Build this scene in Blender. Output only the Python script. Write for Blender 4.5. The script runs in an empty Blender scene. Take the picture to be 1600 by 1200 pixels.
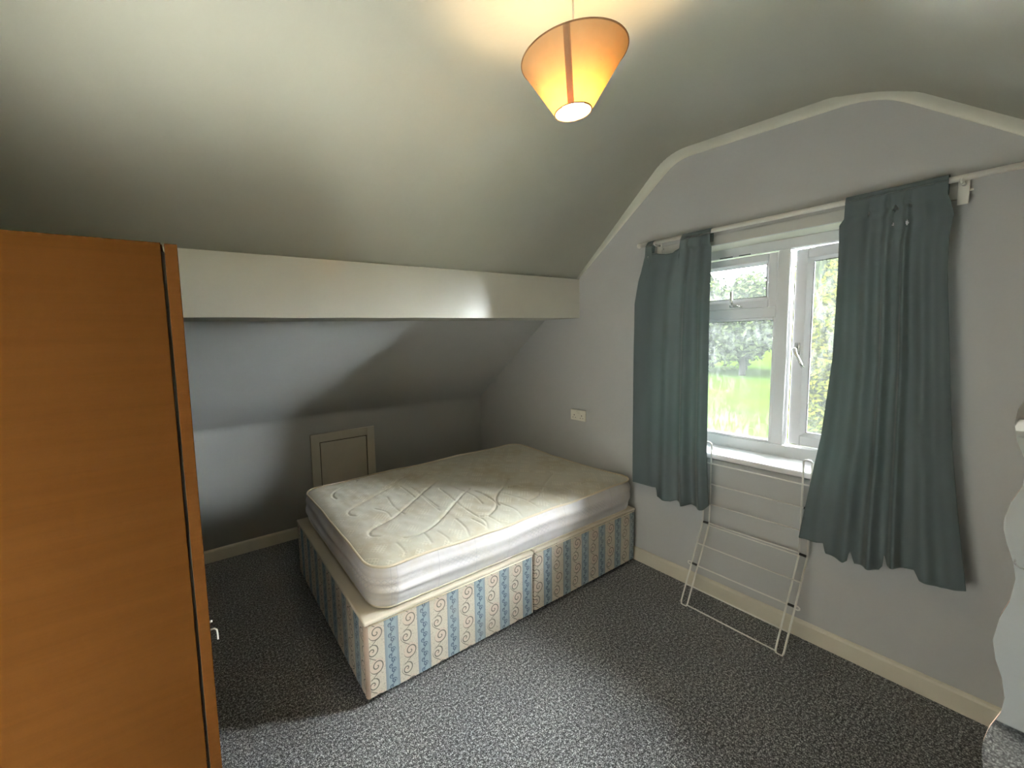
import bpy, bmesh, math, random
from mathutils import Vector, Matrix, noise as mnoise
from math import sin, cos, pi, radians, hypot, atan2
rng = random.Random(7)
scene = bpy.context.scene
COL = scene.collection

# ------------------------------------------------------------ camera
cam_d = bpy.data.cameras.new('camera'); cam = bpy.data.objects.new('camera', cam_d); COL.objects.link(cam)
cam_d.sensor_width = 36.0; cam_d.sensor_fit = 'HORIZONTAL'
cam_d.lens = 630.25 / 1600 * 36.0
cam_d.shift_x = (800 - 687.17) / 1600
cam_d.shift_y = -(600 - 585.45) / 1600
cam_d.clip_start = 0.02
_y, _p, _r = radians(57.8667), radians(-5.1455), radians(-1.748)
_f = Vector((cos(_p) * cos(_y), cos(_p) * sin(_y), sin(_p)))
_rt = Vector((sin(_y), -cos(_y), 0)); _up = _rt.cross(_f)
_rt2 = cos(_r) * _rt + sin(_r) * _up; _up2 = -sin(_r) * _rt + cos(_r) * _up
cam.matrix_world = Matrix(((_rt2.x, _up2.x, -_f.x, 0), (_rt2.y, _up2.y, -_f.y, 0), (_rt2.z, _up2.z, -_f.z, 1.53), (0, 0, 0, 1)))
scene.camera = cam

# ------------------------------------------------------------ world: bright overcast sky
world = bpy.data.worlds.new('overcast_sky'); scene.world = world; world.use_nodes = True
wn = world.node_tree; wn.nodes.clear()
wo = wn.nodes.new('ShaderNodeOutputWorld'); wb = wn.nodes.new('ShaderNodeBackground')
wt = wn.nodes.new('ShaderNodeTexCoord'); wsx = wn.nodes.new('ShaderNodeSeparateXYZ'); wr = wn.nodes.new('ShaderNodeValToRGB')
wn.links.new(wt.outputs['Generated'], wsx.inputs[0]); wn.links.new(wsx.outputs['Z'], wr.inputs[0])
wr.color_ramp.elements[0].position = 0.0; wr.color_ramp.elements[0].color = (0.76, 0.79, 0.81, 1)
wr.color_ramp.elements[1].position = 0.8; wr.color_ramp.elements[1].color = (0.96, 0.98, 1.0, 1)
wn.links.new(wr.outputs[0], wb.inputs['Color']); wb.inputs['Strength'].default_value = 110.0
wn.links.new(wb.outputs[0], wo.inputs[0])

scene.view_settings.view_transform = 'Standard'
scene.view_settings.look = 'None'
scene.view_settings.gamma = 1.0
scene.view_settings.use_curve_mapping = False
scene.view_settings.exposure = 0.88
scene.cycles.max_bounces = 14
scene.cycles.diffuse_bounces = 10
scene.cycles.transparent_max_bounces = 16
scene.cycles.sample_clamp_indirect = 8.0

# ------------------------------------------------------------ node helpers
class N:
    """a socket in a node tree with arithmetic"""
    def __init__(s, nt, sock): s.nt = nt; s.s = sock
    def _m(s, op, *a):
        n = s.nt.nodes.new('ShaderNodeMath'); n.operation = op
        for i, v in enumerate((s,) + a):
            if isinstance(v, N): s.nt.links.new(v.s, n.inputs[i])
            else: n.inputs[i].default_value = v
        return N(s.nt, n.outputs[0])
    def __add__(s, o): return s._m('ADD', o)
    def __sub__(s, o): return s._m('SUBTRACT', o)
    def __mul__(s, o): return s._m('MULTIPLY', o)
    def __truediv__(s, o): return s._m('DIVIDE', o)
    __radd__ = __add__; __rmul__ = __mul__
    def rsub(s, v): return (s * -1.0) + v
    def lt(s, o): return s._m('LESS_THAN', o)
    def gt(s, o): return s._m('GREATER_THAN', o)
    def mod(s, o): return s._m('FLOORED_MODULO', o)
    def sin(s): return s._m('SINE')
    def abs(s): return s._m('ABSOLUTE')
    def sqrt(s): return s._m('SQRT')
    def floor(s): return s._m('FLOOR')
    def fract(s): return s._m('FRACT')
    def atan2(s, o): return s._m('ARCTAN2', o)
    def mx(s, o): return s._m('MAXIMUM', o)
    def mn(s, o): return s._m('MINIMUM', o)
    def step(s, a, b):   # smooth 0..1 between a and b
        n = s.nt.nodes.new('ShaderNodeMapRange'); n.interpolation_type = 'SMOOTHSTEP'
        s.nt.links.new(s.s, n.inputs['Value']); n.inputs['From Min'].default_value = a; n.inputs['From Max'].default_value = b
        return N(s.nt, n.outputs[0])

def new_mat(name):
    m = bpy.data.materials.new(name); m.use_nodes = True; nt = m.node_tree
    b = nt.nodes['Principled BSDF']
    return m, nt, b
def coord(nt, kind='Object', scale=None):
    t = nt.nodes.new('ShaderNodeTexCoord'); o = t.outputs[kind]
    if scale:
        mp = nt.nodes.new('ShaderNodeMapping'); mp.inputs['Scale'].default_value = scale
        nt.links.new(o, mp.inputs[0]); o = mp.outputs[0]
    return o
def ntex(nt, vec, scale, detail=3, rough=0.5, dist=0.0):
    n = nt.nodes.new('ShaderNodeTexNoise'); n.inputs['Scale'].default_value = scale
    n.inputs['Detail'].default_value = detail; n.inputs['Roughness'].default_value = rough; n.inputs['Distortion'].default_value = dist
    nt.links.new(vec, n.inputs['Vector']); return N(nt, n.outputs[0])
def ramp(nt, v, stops):
    r = nt.nodes.new('ShaderNodeValToRGB'); e = r.color_ramp.elements
    while len(e) < len(stops): e.new(0.5)
    for el, (p, c) in zip(e, stops): el.position = p; el.color = (*c, 1)
    nt.links.new(v.s, r.inputs[0]); return r.outputs[0]
def mix(nt, f, a, b):
    m = nt.nodes.new('ShaderNodeMix'); m.data_type = 'RGBA'
    if isinstance(f, N): nt.links.new(f.s, m.inputs[0])
    else: m.inputs[0].default_value = f
    for i, v in ((6, a), (7, b)):
        if isinstance(v, tuple): m.inputs[i].default_value = (*v, 1)
        else: nt.links.new(v, m.inputs[i])
    return m.outputs[2]
def bump(nt, b, h, strength=0.3, dist=0.002):
    n = nt.nodes.new('ShaderNodeBump'); n.inputs['Strength'].default_value = strength; n.inputs['Distance'].default_value = dist
    nt.links.new(h.s, n.inputs['Height']); nt.links.new(n.outputs[0], b.inputs['Normal'])

def paint(name, col, rough=0.8, var=0.04, bscale=60, bstr=0.15, spec=0.3, bdist=0.002):
    m, nt, b = new_mat(name); v = coord(nt)
    n1 = ntex(nt, v, 2.2, 4); lo = tuple(c * (1 - var) for c in col); hi = tuple(min(1, c * (1 + var)) for c in col)
    nt.links.new(ramp(nt, n1, [(0.3, lo), (0.7, hi)]), b.inputs['Base Color'])
    b.inputs['Roughness'].default_value = rough; b.inputs['Specular IOR Level'].default_value = spec
    bump(nt, b, ntex(nt, v, bscale, 4), bstr, bdist)
    return m

M = {}
M['wall'] = paint('grey_wall_emulsion', (0.455, 0.458, 0.455), 0.75, 0.03, 70, 0.2)
M['ceil'] = paint('cream_ceiling_emulsion', (0.81, 0.80, 0.705), 0.7, 0.03, 55, 0.25)
M['beam'] = paint('cream_satin_beam_paint', (0.60, 0.59, 0.52), 0.27, 0.03, 9, 0.25, 0.5, 0.006)
M['skirt'] = paint('cream_gloss_skirting', (0.60, 0.56, 0.46), 0.4, 0.06, 40, 0.1, 0.5)
M['hatch'] = paint('cream_hatch_paint', (0.55, 0.51, 0.43), 0.5, 0.06, 40, 0.12, 0.4)
M['upvc'] = paint('white_upvc', (0.80, 0.80, 0.82), 0.25, 0.01, 20, 0.02, 0.5)
M['gasket'] = paint('grey_glazing_gasket', (0.12, 0.12, 0.13), 0.6)
M['sill'] = paint('white_sill_board', (0.82, 0.82, 0.84), 0.25, 0.01, 20, 0.03, 0.5)
M['reveal'] = paint('cream_reveal_paint', (0.66, 0.65, 0.55), 0.65, 0.03, 60, 0.15)
M['batten'] = paint('painted_batten', (0.50, 0.50, 0.47), 0.5, 0.03, 50, 0.1)
M['rod'] = paint('white_enamel_rod', (0.72, 0.71, 0.66), 0.35, 0.02, 50, 0.03, 0.5)
M['wire'] = paint('white_plastic_coated_wire', (0.74, 0.73, 0.68), 0.35, 0.02, 50, 0.03, 0.5)
M['joint'] = paint('dark_plastic_joint', (0.03, 0.03, 0.03), 0.5)
M['socket'] = paint('white_moulded_plastic', (0.78, 0.76, 0.66), 0.35, 0.01, 40, 0.02, 0.5)
M['dark'] = paint('gap_shade', (0.015, 0.014, 0.013), 0.8)  # near-black colour standing in for shade inside gaps
M['caster'] = paint('black_caster', (0.015, 0.015, 0.016), 0.4)
M['white_furn'] = paint('white_painted_cupboard', (0.86, 0.87, 0.88), 0.45, 0.015, 30, 0.05, 0.4)
M['landing'] = paint('fill_landing_white', (0.86, 0.86, 0.84), 0.8)
M['landing_floor'] = paint('fill_landing_floor', (0.76, 0.74, 0.70), 0.8)  # pale so the added landing bounces light up to the ceiling
_m, _nt, _b = new_mat('fill_globe'); _b.inputs['Emission Color'].default_value = (1.0, 0.95, 0.86, 1); _b.inputs['Emission Strength'].default_value = 150.0; M['globe'] = _m  # emission of the added fill globe
M['plug'] = paint('peach_chipboard_edge', (0.55, 0.38, 0.27), 0.8, 0.15, 200, 0.3)

def metal(name, col, rough):
    m, nt, b = new_mat(name); v = coord(nt)
    n = ntex(nt, v, 30, 3)
    nt.links.new(ramp(nt, n, [(0.3, tuple(c * .9 for c in col)), (0.7, col)]), b.inputs['Base Color'])
    b.inputs['Metallic'].default_value = 1; b.inputs['Roughness'].default_value = rough; return m
M['chrome'] = metal('brushed_chrome', (0.80, 0.79, 0.76), 0.25)

# carpet: speckled charcoal twist pile
m, nt, b = new_mat('charcoal_speckled_carpet'); v = coord(nt)
sp = ntex(nt, v, 230, 2, 0.65); sp2 = ntex(nt, v, 95, 2, 0.5); big = ntex(nt, v, 3, 3)
h = (sp * 0.65) + (sp2 * 0.35)
c1 = ramp(nt, h, [(0.38, (0.010, 0.010, 0.011)), (0.47, (0.040, 0.040, 0.042)), (0.545, (0.20, 0.20, 0.202)), (0.61, (0.58, 0.57, 0.56))])
wear = ramp(nt, big, [(0.35, (0.82, 0.82, 0.84)), (0.65, (1.0, 1.0, 1.0))])
mm = nt.nodes.new('ShaderNodeMix'); mm.data_type = 'RGBA'; mm.blend_type = 'MULTIPLY'; mm.inputs[0].default_value = 1
nt.links.new(c1, mm.inputs[6]); nt.links.new(wear, mm.inputs[7]); nt.links.new(mm.outputs[2], b.inputs['Base Color'])
b.inputs['Roughness'].default_value = 0.95; b.inputs['Specular IOR Level'].default_value = 0.15
b.inputs['Sheen Weight'].default_value = 0.25
bump(nt, b, h, 0.9, 0.006); M['carpet'] = m

# veneer
def wood(name, c0, c1, c2):
    m, nt, b = new_mat(name); v = coord(nt, 'Object', (1.0, 1.0, 22.0))
    g = ntex(nt, v, 1.6, 5, 0.6, 0.6); v2 = coord(nt, 'Object', (5, 5, 160)); f = ntex(nt, v2, 2, 3, 0.7)
    g2 = (g * 0.7) + (f * 0.3)
    nt.links.new(ramp(nt, g2, [(0.30, c0), (0.5, c1), (0.70, c2)]), b.inputs['Base Color'])
    b.inputs['Roughness'].default_value = 0.75; b.inputs['Specular IOR Level'].default_value = 0.0
    bump(nt, b, f, 0.08, 0.001); return m
M['wood'] = wood('teak_effect_veneer', (0.0205, 0.0076, 0.0017), (0.0240, 0.0092, 0.0021), (0.0270, 0.0105, 0.0026))
M['wood_edge'] = wood('teak_effect_edging', (0.028, 0.0108, 0.0028), (0.032, 0.0125, 0.0033), (0.035, 0.014, 0.004))

# curtain cloth: dark teal with translucency
def cloth_mat(name, col, trans, fac):
    m, nt, b = new_mat(name); v = coord(nt, 'Object', (1, 1, 0.25)); n = ntex(nt, v, 9, 4)
    nt.links.new(ramp(nt, n, [(0.3, tuple(c * 0.85 for c in col)), (0.7, tuple(c * 1.12 for c in col))]), b.inputs['Base Color'])
    b.inputs['Roughness'].default_value = 0.7; b.inputs['Specular IOR Level'].default_value = 0.25
    b.inputs['Sheen Weight'].default_value = 0.35; b.inputs['Sheen Roughness'].default_value = 0.4
    w = ntex(nt, coord(nt), 420, 2); bump(nt, b, w, 0.3, 0.001)
    t = nt.nodes.new('ShaderNodeBsdfTranslucent'); t.inputs[0].default_value = (*trans, 1)
    mx = nt.nodes.new('ShaderNodeMixShader'); mx.inputs[0].default_value = fac
    nt.links.new(b.outputs[0], mx.inputs[1]); nt.links.new(t.outputs[0], mx.inputs[2])
    nt.links.new(mx.outputs[0], nt.nodes['Material Output'].inputs[0]); return m
M['curtain'] = cloth_mat('dark_teal_curtain_cloth', (0.078, 0.098, 0.101), (0.115, 0.170, 0.150), 0.19)

# lamp shade: warm translucent paper
def shade_mat(name, col, tr, fac):
    m, nt, b = new_mat(name); n = ntex(nt, coord(nt), 60, 3)
    nt.links.new(ramp(nt, n, [(0.3, tuple(c * 0.94 for c in col)), (0.7, col)]), b.inputs['Base Color'])
    b.inputs['Roughness'].default_value = 0.8
    t = nt.nodes.new('ShaderNodeBsdfTranslucent'); t.inputs[0].default_value = (*tr, 1)
    mx = nt.nodes.new('ShaderNodeMixShader'); mx.inputs[0].default_value = fac
    nt.links.new(b.outputs[0], mx.inputs[1]); nt.links.new(t.outputs[0], mx.inputs[2])
    nt.links.new(mx.outputs[0], nt.nodes['Material Output'].inputs[0]); return m
M['shade'] = shade_mat('cream_paper_shade', (0.62, 0.46, 0.27), (0.175, 0.080, 0.0165), 0.5)
M['shade_seam'] = shade_mat('brown_shade_seam', (0.35, 0.20, 0.10), (0.22, 0.085, 0.022), 0.4)
M['shade_rim'] = shade_mat('brown_shade_binding', (0.22, 0.12, 0.05), (0.03, 0.015, 0.005), 0.2)
m, nt, b = new_mat('glowing_bulb_glass'); b.inputs['Base Color'].default_value = (1, .95, .85, 1)
b.inputs['Emission Color'].default_value = (1.0, 0.74, 0.43, 1); b.inputs['Emission Strength'].default_value = 125.0
M['bulb'] = m

# window glass, misted
m, nt, b = new_mat('misted_window_glass')
nt.nodes.remove(b)
gl = nt.nodes.new('ShaderNodeBsdfGlossy'); gl.inputs['Roughness'].default_value = 0.03
tr = nt.nodes.new('ShaderNodeBsdfTransparent'); tr.inputs[0].default_value = (0.93, 0.96, 0.95, 1)
tl = nt.nodes.new('ShaderNodeBsdfTranslucent'); tl.inputs[0].default_value = (0.80, 0.86, 0.84, 1)
v = coord(nt, 'Object', (1, 1, 0.35)); st = ntex(nt, v, 45, 5, 0.65, 0.8); pt = ntex(nt, coord(nt), 5, 2)
fac = st.step(0.40, 0.72) * pt.step(0.30, 0.72) * 0.012 + 0.0042
a = nt.nodes.new('ShaderNodeMixShader'); nt.links.new(fac.s, a.inputs[0]); nt.links.new(tr.outputs[0], a.inputs[1]); nt.links.new(tl.outputs[0], a.inputs[2])
fr = nt.nodes.new('ShaderNodeFresnel'); fr.inputs[0].default_value = 1.45
c = nt.nodes.new('ShaderNodeMixShader'); nt.links.new(fr.outputs[0], c.inputs[0]); nt.links.new(a.outputs[0], c.inputs[1]); nt.links.new(gl.outputs[0], c.inputs[2])
nt.links.new(c.outputs[0], nt.nodes['Material Output'].inputs[0]); M['glass'] = m

m, nt, b = new_mat('mirror_silver'); n = ntex(nt, coord(nt), 12, 3)
nt.links.new(ramp(nt, n, [(0.3, (0.90, 0.93, 0.93)), (0.7, (0.93, 0.95, 0.95))]), b.inputs['Base Color'])
b.inputs['Metallic'].default_value = 1; b.inputs['Roughness'].default_value = 0.02; M['mirror'] = m

# outdoors
def leaf_mat(name, a, bcol, sc=3):
    m, nt, b = new_mat(name); n = ntex(nt, coord(nt), sc, 4, 0.7)
    nt.links.new(ramp(nt, n, [(0.35, a), (0.65, bcol)]), b.inputs['Base Color']); b.inputs['Roughness'].default_value = 0.8
    b.inputs['Specular IOR Level'].default_value = 0.0
    return m
M['grass'] = leaf_mat('lawn_grass', (0.0026, 0.0050, 0.0004), (0.0040, 0.0066, 0.0006), 0.25)
M['leaf_pale'] = leaf_mat('pale_leaves', (0.0026, 0.0038, 0.0013), (0.0080, 0.0098, 0.0042), 1.2)
M['leaf_green'] = leaf_mat('green_leaves', (0.0026, 0.0044, 0.0008), (0.0078, 0.0105, 0.0022), 1.5)
M['leaf_yellow'] = leaf_mat('yellow_green_leaves', (0.0045, 0.0065, 0.0006), (0.0125, 0.012, 0.0011), 5)
M['bark'] = leaf_mat('bark', (0.002, 0.0015, 0.001), (0.005, 0.004, 0.003), 8)
M['flower'] = leaf_mat('orange_petals', (0.015, 0.005, 0.002), (0.02, 0.008, 0.003), 8)

# mattress ticking: top panel with damask diamonds, stains
def ticking(name, base, stain, pat, side=False):
    m, nt, b = new_mat(name)
    uvs = nt.nodes.new('ShaderNodeUVMap').outputs[0]; sx = nt.nodes.new('ShaderNodeSeparateXYZ'); nt.links.new(uvs, sx.inputs[0])
    u, w = N(nt, sx.outputs['X']), N(nt, sx.outputs['Y'])
    n = ntex(nt, uvs, 3.2, 5, 0.6); n2 = ntex(nt, uvs, 14, 4, 0.6)
    s = (n * 0.7 + n2 * 0.3).step(0.44, 0.66)
    colr = mix(nt, s * 0.75, base, stain)
    if not side:
        du = ((u + w) / 0.022).fract() - 0.5; dv = ((u - w) / 0.022).fract() - 0.5
        lat = du.abs().gt(0.36).mx(dv.abs().gt(0.36))
        cu = ((u + w) / 0.15).fract() - 0.5; cv = ((u - w) / 0.15).fract() - 0.5
        patch = cu.abs().mx(cv.abs()).lt(0.34)
        pm = lat * patch * ntex(nt, uvs, 9, 3).step(0.40, 0.6)
        colr = mix(nt, pm * 0.55, colr, pat)
        bump(nt, b, pm * 0.6 + ntex(nt, uvs, 60, 3) * 0.7, 0.35, 0.002)
    else:
        seam = (u / 0.21).fract().lt(0.012)
        dz = ((u + w * 1.4) / 0.03).fract() - 0.5; dz2 = ((u - w * 1.4) / 0.03).fract() - 0.5
        lat = dz.abs().lt(0.10).mx(dz2.abs().lt(0.10)) * ((w - 0.11).abs().lt(0.028)) * ntex(nt, uvs, 4, 2).step(0.42, 0.55)
        colr = mix(nt, seam * 0.35, colr, pat); colr = mix(nt, lat * 0.28, colr, pat)
        bump(nt, b, ntex(nt, uvs, 50, 3), 0.3, 0.002)
    nt.links.new(colr, b.inputs['Base Color'])
    b.inputs['Roughness'].default_value = 0.48; b.inputs['Specular IOR Level'].default_value = 0.45; b.inputs['Sheen Weight'].default_value = 0.2
    return m
M['tick_top'] = ticking('cream_quilted_ticking', (0.58, 0.56, 0.48), (0.49, 0.42, 0.28), (0.76, 0.73, 0.62))
M['tick_side'] = ticking('lilac_white_border_ticking', (0.62, 0.59, 0.60), (0.58, 0.52, 0.45), (0.30, 0.30, 0.36), True)
M['piping'] = paint('cream_piping', (0.66, 0.58, 0.44), 0.6, 0.1, 100, 0.2)
M['platform'] = paint('cream_platform_cloth', (0.60, 0.54, 0.44), 0.8, 0.08, 150, 0.3)
M['corner_tape'] = paint('pink_beige_corner_tape', (0.42, 0.31, 0.25), 0.8, 0.08, 150, 0.3)

# divan cloth: pale blue scroll stripes between cream panels of larger scrolls
def divan_cloth():
    m, nt, b = new_mat('scroll_stripe_divan_cloth')
    uvs = nt.nodes.new('ShaderNodeUVMap').outputs[0]; sx = nt.nodes.new('ShaderNodeSeparateXYZ'); nt.links.new(uvs, sx.inputs[0])
    u, w = N(nt, sx.outputs['X']), N(nt, sx.outputs['Y'])
    su = u.mod(0.159)
    blue = su.lt(0.066)
    edge = (su - 0.0025).abs().lt(0.0014).mx((su - 0.0635).abs().lt(0.0014)).mx((su - 0.0085).abs().lt(0.0010)).mx((su - 0.0575).abs().lt(0.0010))
    def spiral(x, y, cx, cy, R, pitch, hand, width, ph=0.0):
        dx, dy = (x - cx) * hand, y - cy
        r = (dx * dx + dy * dy).sqrt(); th = dy.atan2(dx) / (2 * pi)
        f = (th + r / pitch + ph).fract() - 0.5
        return f.abs().lt((width / pitch)) * r.lt(R) , r
    # blue stripe: running S scrolls
    P = 0.047
    vb = w.mod(P); 
    wave = ((w * (2 * pi / P)).sin() * 0.009 + 0.033)
    s1, r1 = spiral(su, vb, 0.0385, P * 0.30, 0.0125, 0.0095, 1.0, 0.0027, 0.1)
    s2, r2 = spiral(su, vb, 0.0265, P * 0.80, 0.0105, 0.0095, -1.0, 0.0027, 0.6)
    conn = (su - wave).abs().lt(0.0026) * r1.gt(0.010) * r2.gt(0.008)
    bl = s1.mx(s2).mx(conn)
    # cream panel: larger scrolls
    a = su - 0.066; P2 = 0.150
    vc = (w + 0.03).mod(P2)
    g1, q1 = spiral(a, vc, 0.055, P2 * 0.28, 0.034, 0.021, 1.0, 0.0026, 0.25)
    g2, q2 = spiral(a, vc, 0.036, P2 * 0.76, 0.030, 0.019, -1.0, 0.0026, 0.7)
    wave2 = ((w + 0.03) * (2 * pi / P2)).sin() * 0.032 + 0.044
    cn = (a - wave2).abs().lt(0.0026) * q1.gt(0.028) * q2.gt(0.024)
    tw = N(nt, ntex(nt, uvs, 90, 2).s)
    leaf = (tw - 0.5).abs().lt(0.012) * q1.gt(0.030) * q2.gt(0.028)
    cr = g1.mx(g2).mx(cn).mx(leaf * 0.6)
    peach = (q1.lt(0.034) * g1.rsub(1.0)).mx(q2.lt(0.012))
    ww = ntex(nt, uvs, 3, 3)
    cream = mix(nt, peach * 0.7, (0.58, 0.52, 0.43), (0.60, 0.475, 0.395))
    cream = mix(nt, cr, cream, (0.17, 0.155, 0.135))
    bluec = mix(nt, bl, (0.285, 0.355, 0.400), (0.08, 0.115, 0.17))
    col = mix(nt, blue, cream, bluec)
    col = mix(nt, edge, col, (0.20, 0.23, 0.26))
    col = mix(nt, ww.step(0.45, 0.7) * 0.3, col, (0.42, 0.36, 0.27))
    nt.links.new(col, b.inputs['Base Color']); b.inputs['Roughness'].default_value = 0.75; b.inputs['Specular IOR Level'].default_value = 0.25
    bump(nt, b, ntex(nt, uvs, 700, 2) + ntex(nt, uvs, 12, 3) * 1.5, 0.25, 0.002)
    return m
M['divan'] = divan_cloth()

# ------------------------------------------------------------ mesh helpers
def tag(o, label=None, cat=None, group=None, kind=None):
    if label: o['label'] = label
    if cat: o['category'] = cat
    if group: o['group'] = group
    if kind: o['kind'] = kind
    return o
def empty(name, loc, **k):
    o = bpy.data.objects.new(name, None); COL.objects.link(o); o.location = loc; o.empty_display_size = 0.05
    return tag(o, **k)
def emit(name, bm, mats, parent=None, at=None, smooth=False, recalc=True):
    """link a bmesh given in world coordinates as one object"""
    off = Vector((0, 0, 0)); p = parent
    while p is not None: off += Vector(p.location); p = p.parent
    if at is not None: at = Vector(at)
    loc = (at - off) if at is not None else Vector((0, 0, 0))
    if recalc: bmesh.ops.recalc_face_normals(bm, faces=bm.faces)
    bmesh.ops.translate(bm, verts=bm.verts, vec=-(off + loc))
    me = bpy.data.meshes.new(name); bm.to_mesh(me); bm.free()
    if not isinstance(mats, (list, tuple)): mats = [mats]
    for m_ in mats: me.materials.append(m_)
    if smooth:
        for p_ in me.polygons: p_.use_smooth = True
    o = bpy.data.objects.new(name, me); COL.objects.link(o); o.parent = parent; o.location = loc
    return o
def bm_new(): return bmesh.new()
def box(bm, x0, x1, y0, y1, z0, z1, bevel=0.0, seg=2, mi=0):
    vs = [bm.verts.new((x, y, z)) for x in (x0, x1) for y in (y0, y1) for z in (z0, z1)]
    q = [(0, 1, 3, 2), (4, 6, 7, 5), (0, 4, 5, 1), (2, 3, 7, 6), (0, 2, 6, 4), (1, 5, 7, 3)]
    fs = [bm.faces.new([vs[i] for i in f]) for f in q]
    for f in fs: f.material_index = mi
    if bevel > 0:
        es = list({e for f in fs for e in f.edges})
        r = bmesh.ops.bevel(bm, geom=es, offset=bevel, segments=seg, profile=0.5, affect='EDGES')
        for f in r['faces']: f.material_index = mi
    return vs
def bx(name, dims, mat, parent=None, bevel=0.0, seg=2, at=None, smooth=False):
    bm = bm_new(); box(bm, *dims, bevel=bevel, seg=seg); return emit(name, bm, mat, parent, at, smooth)
def tube(bm, pts, r, n=10, cap=True, mi=0, closed=False):
    pts = [Vector(p) for p in pts]; rings = []
    k = len(pts); prev = None
    for i, p in enumerate(pts):
        if closed: d = (pts[(i + 1) % k] - pts[i - 1]).normalized()
        elif i == 0: d = (pts[1] - p).normalized()
        elif i == k - 1: d = (p - pts[-2]).normalized()
        else: d = ((pts[i + 1] - p).normalized() + (p - pts[i - 1]).normalized()).normalized()
        if prev is None:
            a = Vector((0, 0, 1)) if abs(d.z) < 0.9 else Vector((1, 0, 0))
            s = d.cross(a).normalized()
        else: s = (prev - d * prev.dot(d)).normalized()
        prev = s; t = d.cross(s)
        rr = r[i] if isinstance(r, (list, tuple)) else r
        rings.append([bm.verts.new(p + s * (cos(2 * pi * j / n) * rr) + t * (sin(2 * pi * j / n) * rr)) for j in range(n)])
    m_ = k if closed else k - 1
    for i in range(m_):
        a, b_ = rings[i], rings[(i + 1) % k]
        for j in range(n):
            f = bm.faces.new((a[j], a[(j + 1) % n], b_[(j + 1) % n], b_[j])); f.smooth = True; f.material_index = mi
    if cap and not closed:
        for rg in (rings[0], rings[-1]):
            f = bm.faces.new(rg); f.material_index = mi
def arc(c, r, a0, a1, n, ax, ay):
    c, ax, ay = Vector(c), Vector(ax), Vector(ay)
    return [c + ax * (r * cos(a0 + (a1 - a0) * i / n)) + ay * (r * sin(a0 + (a1 - a0) * i / n)) for i in range(n + 1)]
def prism_yz(bm, poly, x0, x1):
    a = [bm.verts.new((x0, y, z)) for y, z in poly]; b_ = [bm.verts.new((x1, y, z)) for y, z in poly]
    bm.faces.new(a); bm.faces.new(list(reversed(b_)))
    for i in range(len(poly)):
        j = (i + 1) % len(poly); bm.faces.new((a[i], b_[i], b_[j], a[j]))
def lerp(a, b, t): return a + (b - a) * t
def pl(pts, t):
    """interpolate along list of (key, value)"""
    if t <= pts[0][0]: return pts[0][1]
    for (a, va), (b_, vb) in zip(pts, pts[1:]):
        if t <= b_: return lerp(va, vb, (t - a) / (b_ - a) if b_ > a else 1)
    return pts[-1][1]
def round_poly(pts, rad, n=8):
    out = [pts[0]]
    for i in range(1, len(pts) - 1):
        p0, p, p1 = Vector(pts[i - 1]), Vector(pts[i]), Vector(pts[i + 1])
        r = rad[i] if isinstance(rad, (list, tuple)) else rad
        if r <= 0: out.append(tuple(p)); continue
        a = p + (p0 - p).normalized() * r; b_ = p + (p1 - p).normalized() * r
        for k in range(n + 1):
            t = k / n; q = a * (1 - t) ** 2 + p * (2 * t * (1 - t)) + b_ * t ** 2; out.append(tuple(q))
    out.append(pts[-1]); return out

# ------------------------------------------------------------ the room
WX, LX, KY, FY = 2.485, -0.64, 3.205, -1.29     # window wall, wall behind camera, knee wall, opposite knee wall
S = lambda o: tag(o, kind='structure')
bm = bm_new(); box(bm, LX - .2, 2.82, FY - .2, KY + .2, -0.2, 0.0); S(emit('floor', bm, M['carpet']))

# ceiling profile (y, z): upper slope, flat, opposite slope
prof = [(2.014, 1.924), (1.320, 2.543), (0.490, 2.496), (FY, 0.94)]
pr = round_poly(prof, [0, 0.10, 0.16, 0], 10)
bm = bm_new()
poly = pr + [(FY - .2, 0.95), (FY - .2, 2.75), (2.45, 2.75), (2.45, 2.02)]
a = [bm.verts.new((LX - .15, y, z)) for y, z in poly]; b_ = [bm.verts.new((2.84, y, z)) for y, z in poly]
bm.faces.new(a); bm.faces.new(list(reversed(b_)))
for i in range(len(poly)):
    j = (i + 1) % len(poly); f = bm.faces.new((a[i], b_[i], b_[j], a[j])); f.smooth = i < len(pr) - 1
S(emit('ceiling', bm, M['ceil']))

# knee wall and the grey lower slope as one skin
kp = round_poly([(KY, -0.1), (KY, 0.945), (2.26, 1.705)], [0, 0.035, 0], 6)
bm = bm_new()
poly = kp + [(2.26, 1.95), (KY + .25, 1.95), (KY + .25, -0.1)]
nx = 24
def wob(x, z): return 0.010 * sin(x * 1.7 + 0.4) * max(0, 1 - abs(z - 0.945) * 3)
rings = []
for k in range(nx + 1):
    x = lerp(LX - .15, 2.84, k / nx); rings.append([bm.verts.new((x, y, z + wob(x, z) - (0.018 * max(0, (1.3 - x)) / 2 if 0.85 < z < 1.1 else 0))) for y, z in poly])
for k in range(nx):
    for i in range(len(poly)):
        j = (i + 1) % len(poly); f = bm.faces.new((rings[k][i], rings[k + 1][i], rings[k + 1][j], rings[k][j])); f.smooth = i < len(kp) - 1
bm.faces.new(rings[0]); bm.faces.new(list(reversed(rings[-1])))
S(emit('wall_back', bm, M['wall']))
bx_ = bm_new(); box(bx_, LX - .15, 2.84, FY - .2, FY, -0.1, 1.2); S(emit('wall_front', bx_, M['wall']))
DY0, DY1, DZ1 = 0.29, 1.10, 2.04          # added doorway that lets fill light in from behind the camera
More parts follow.
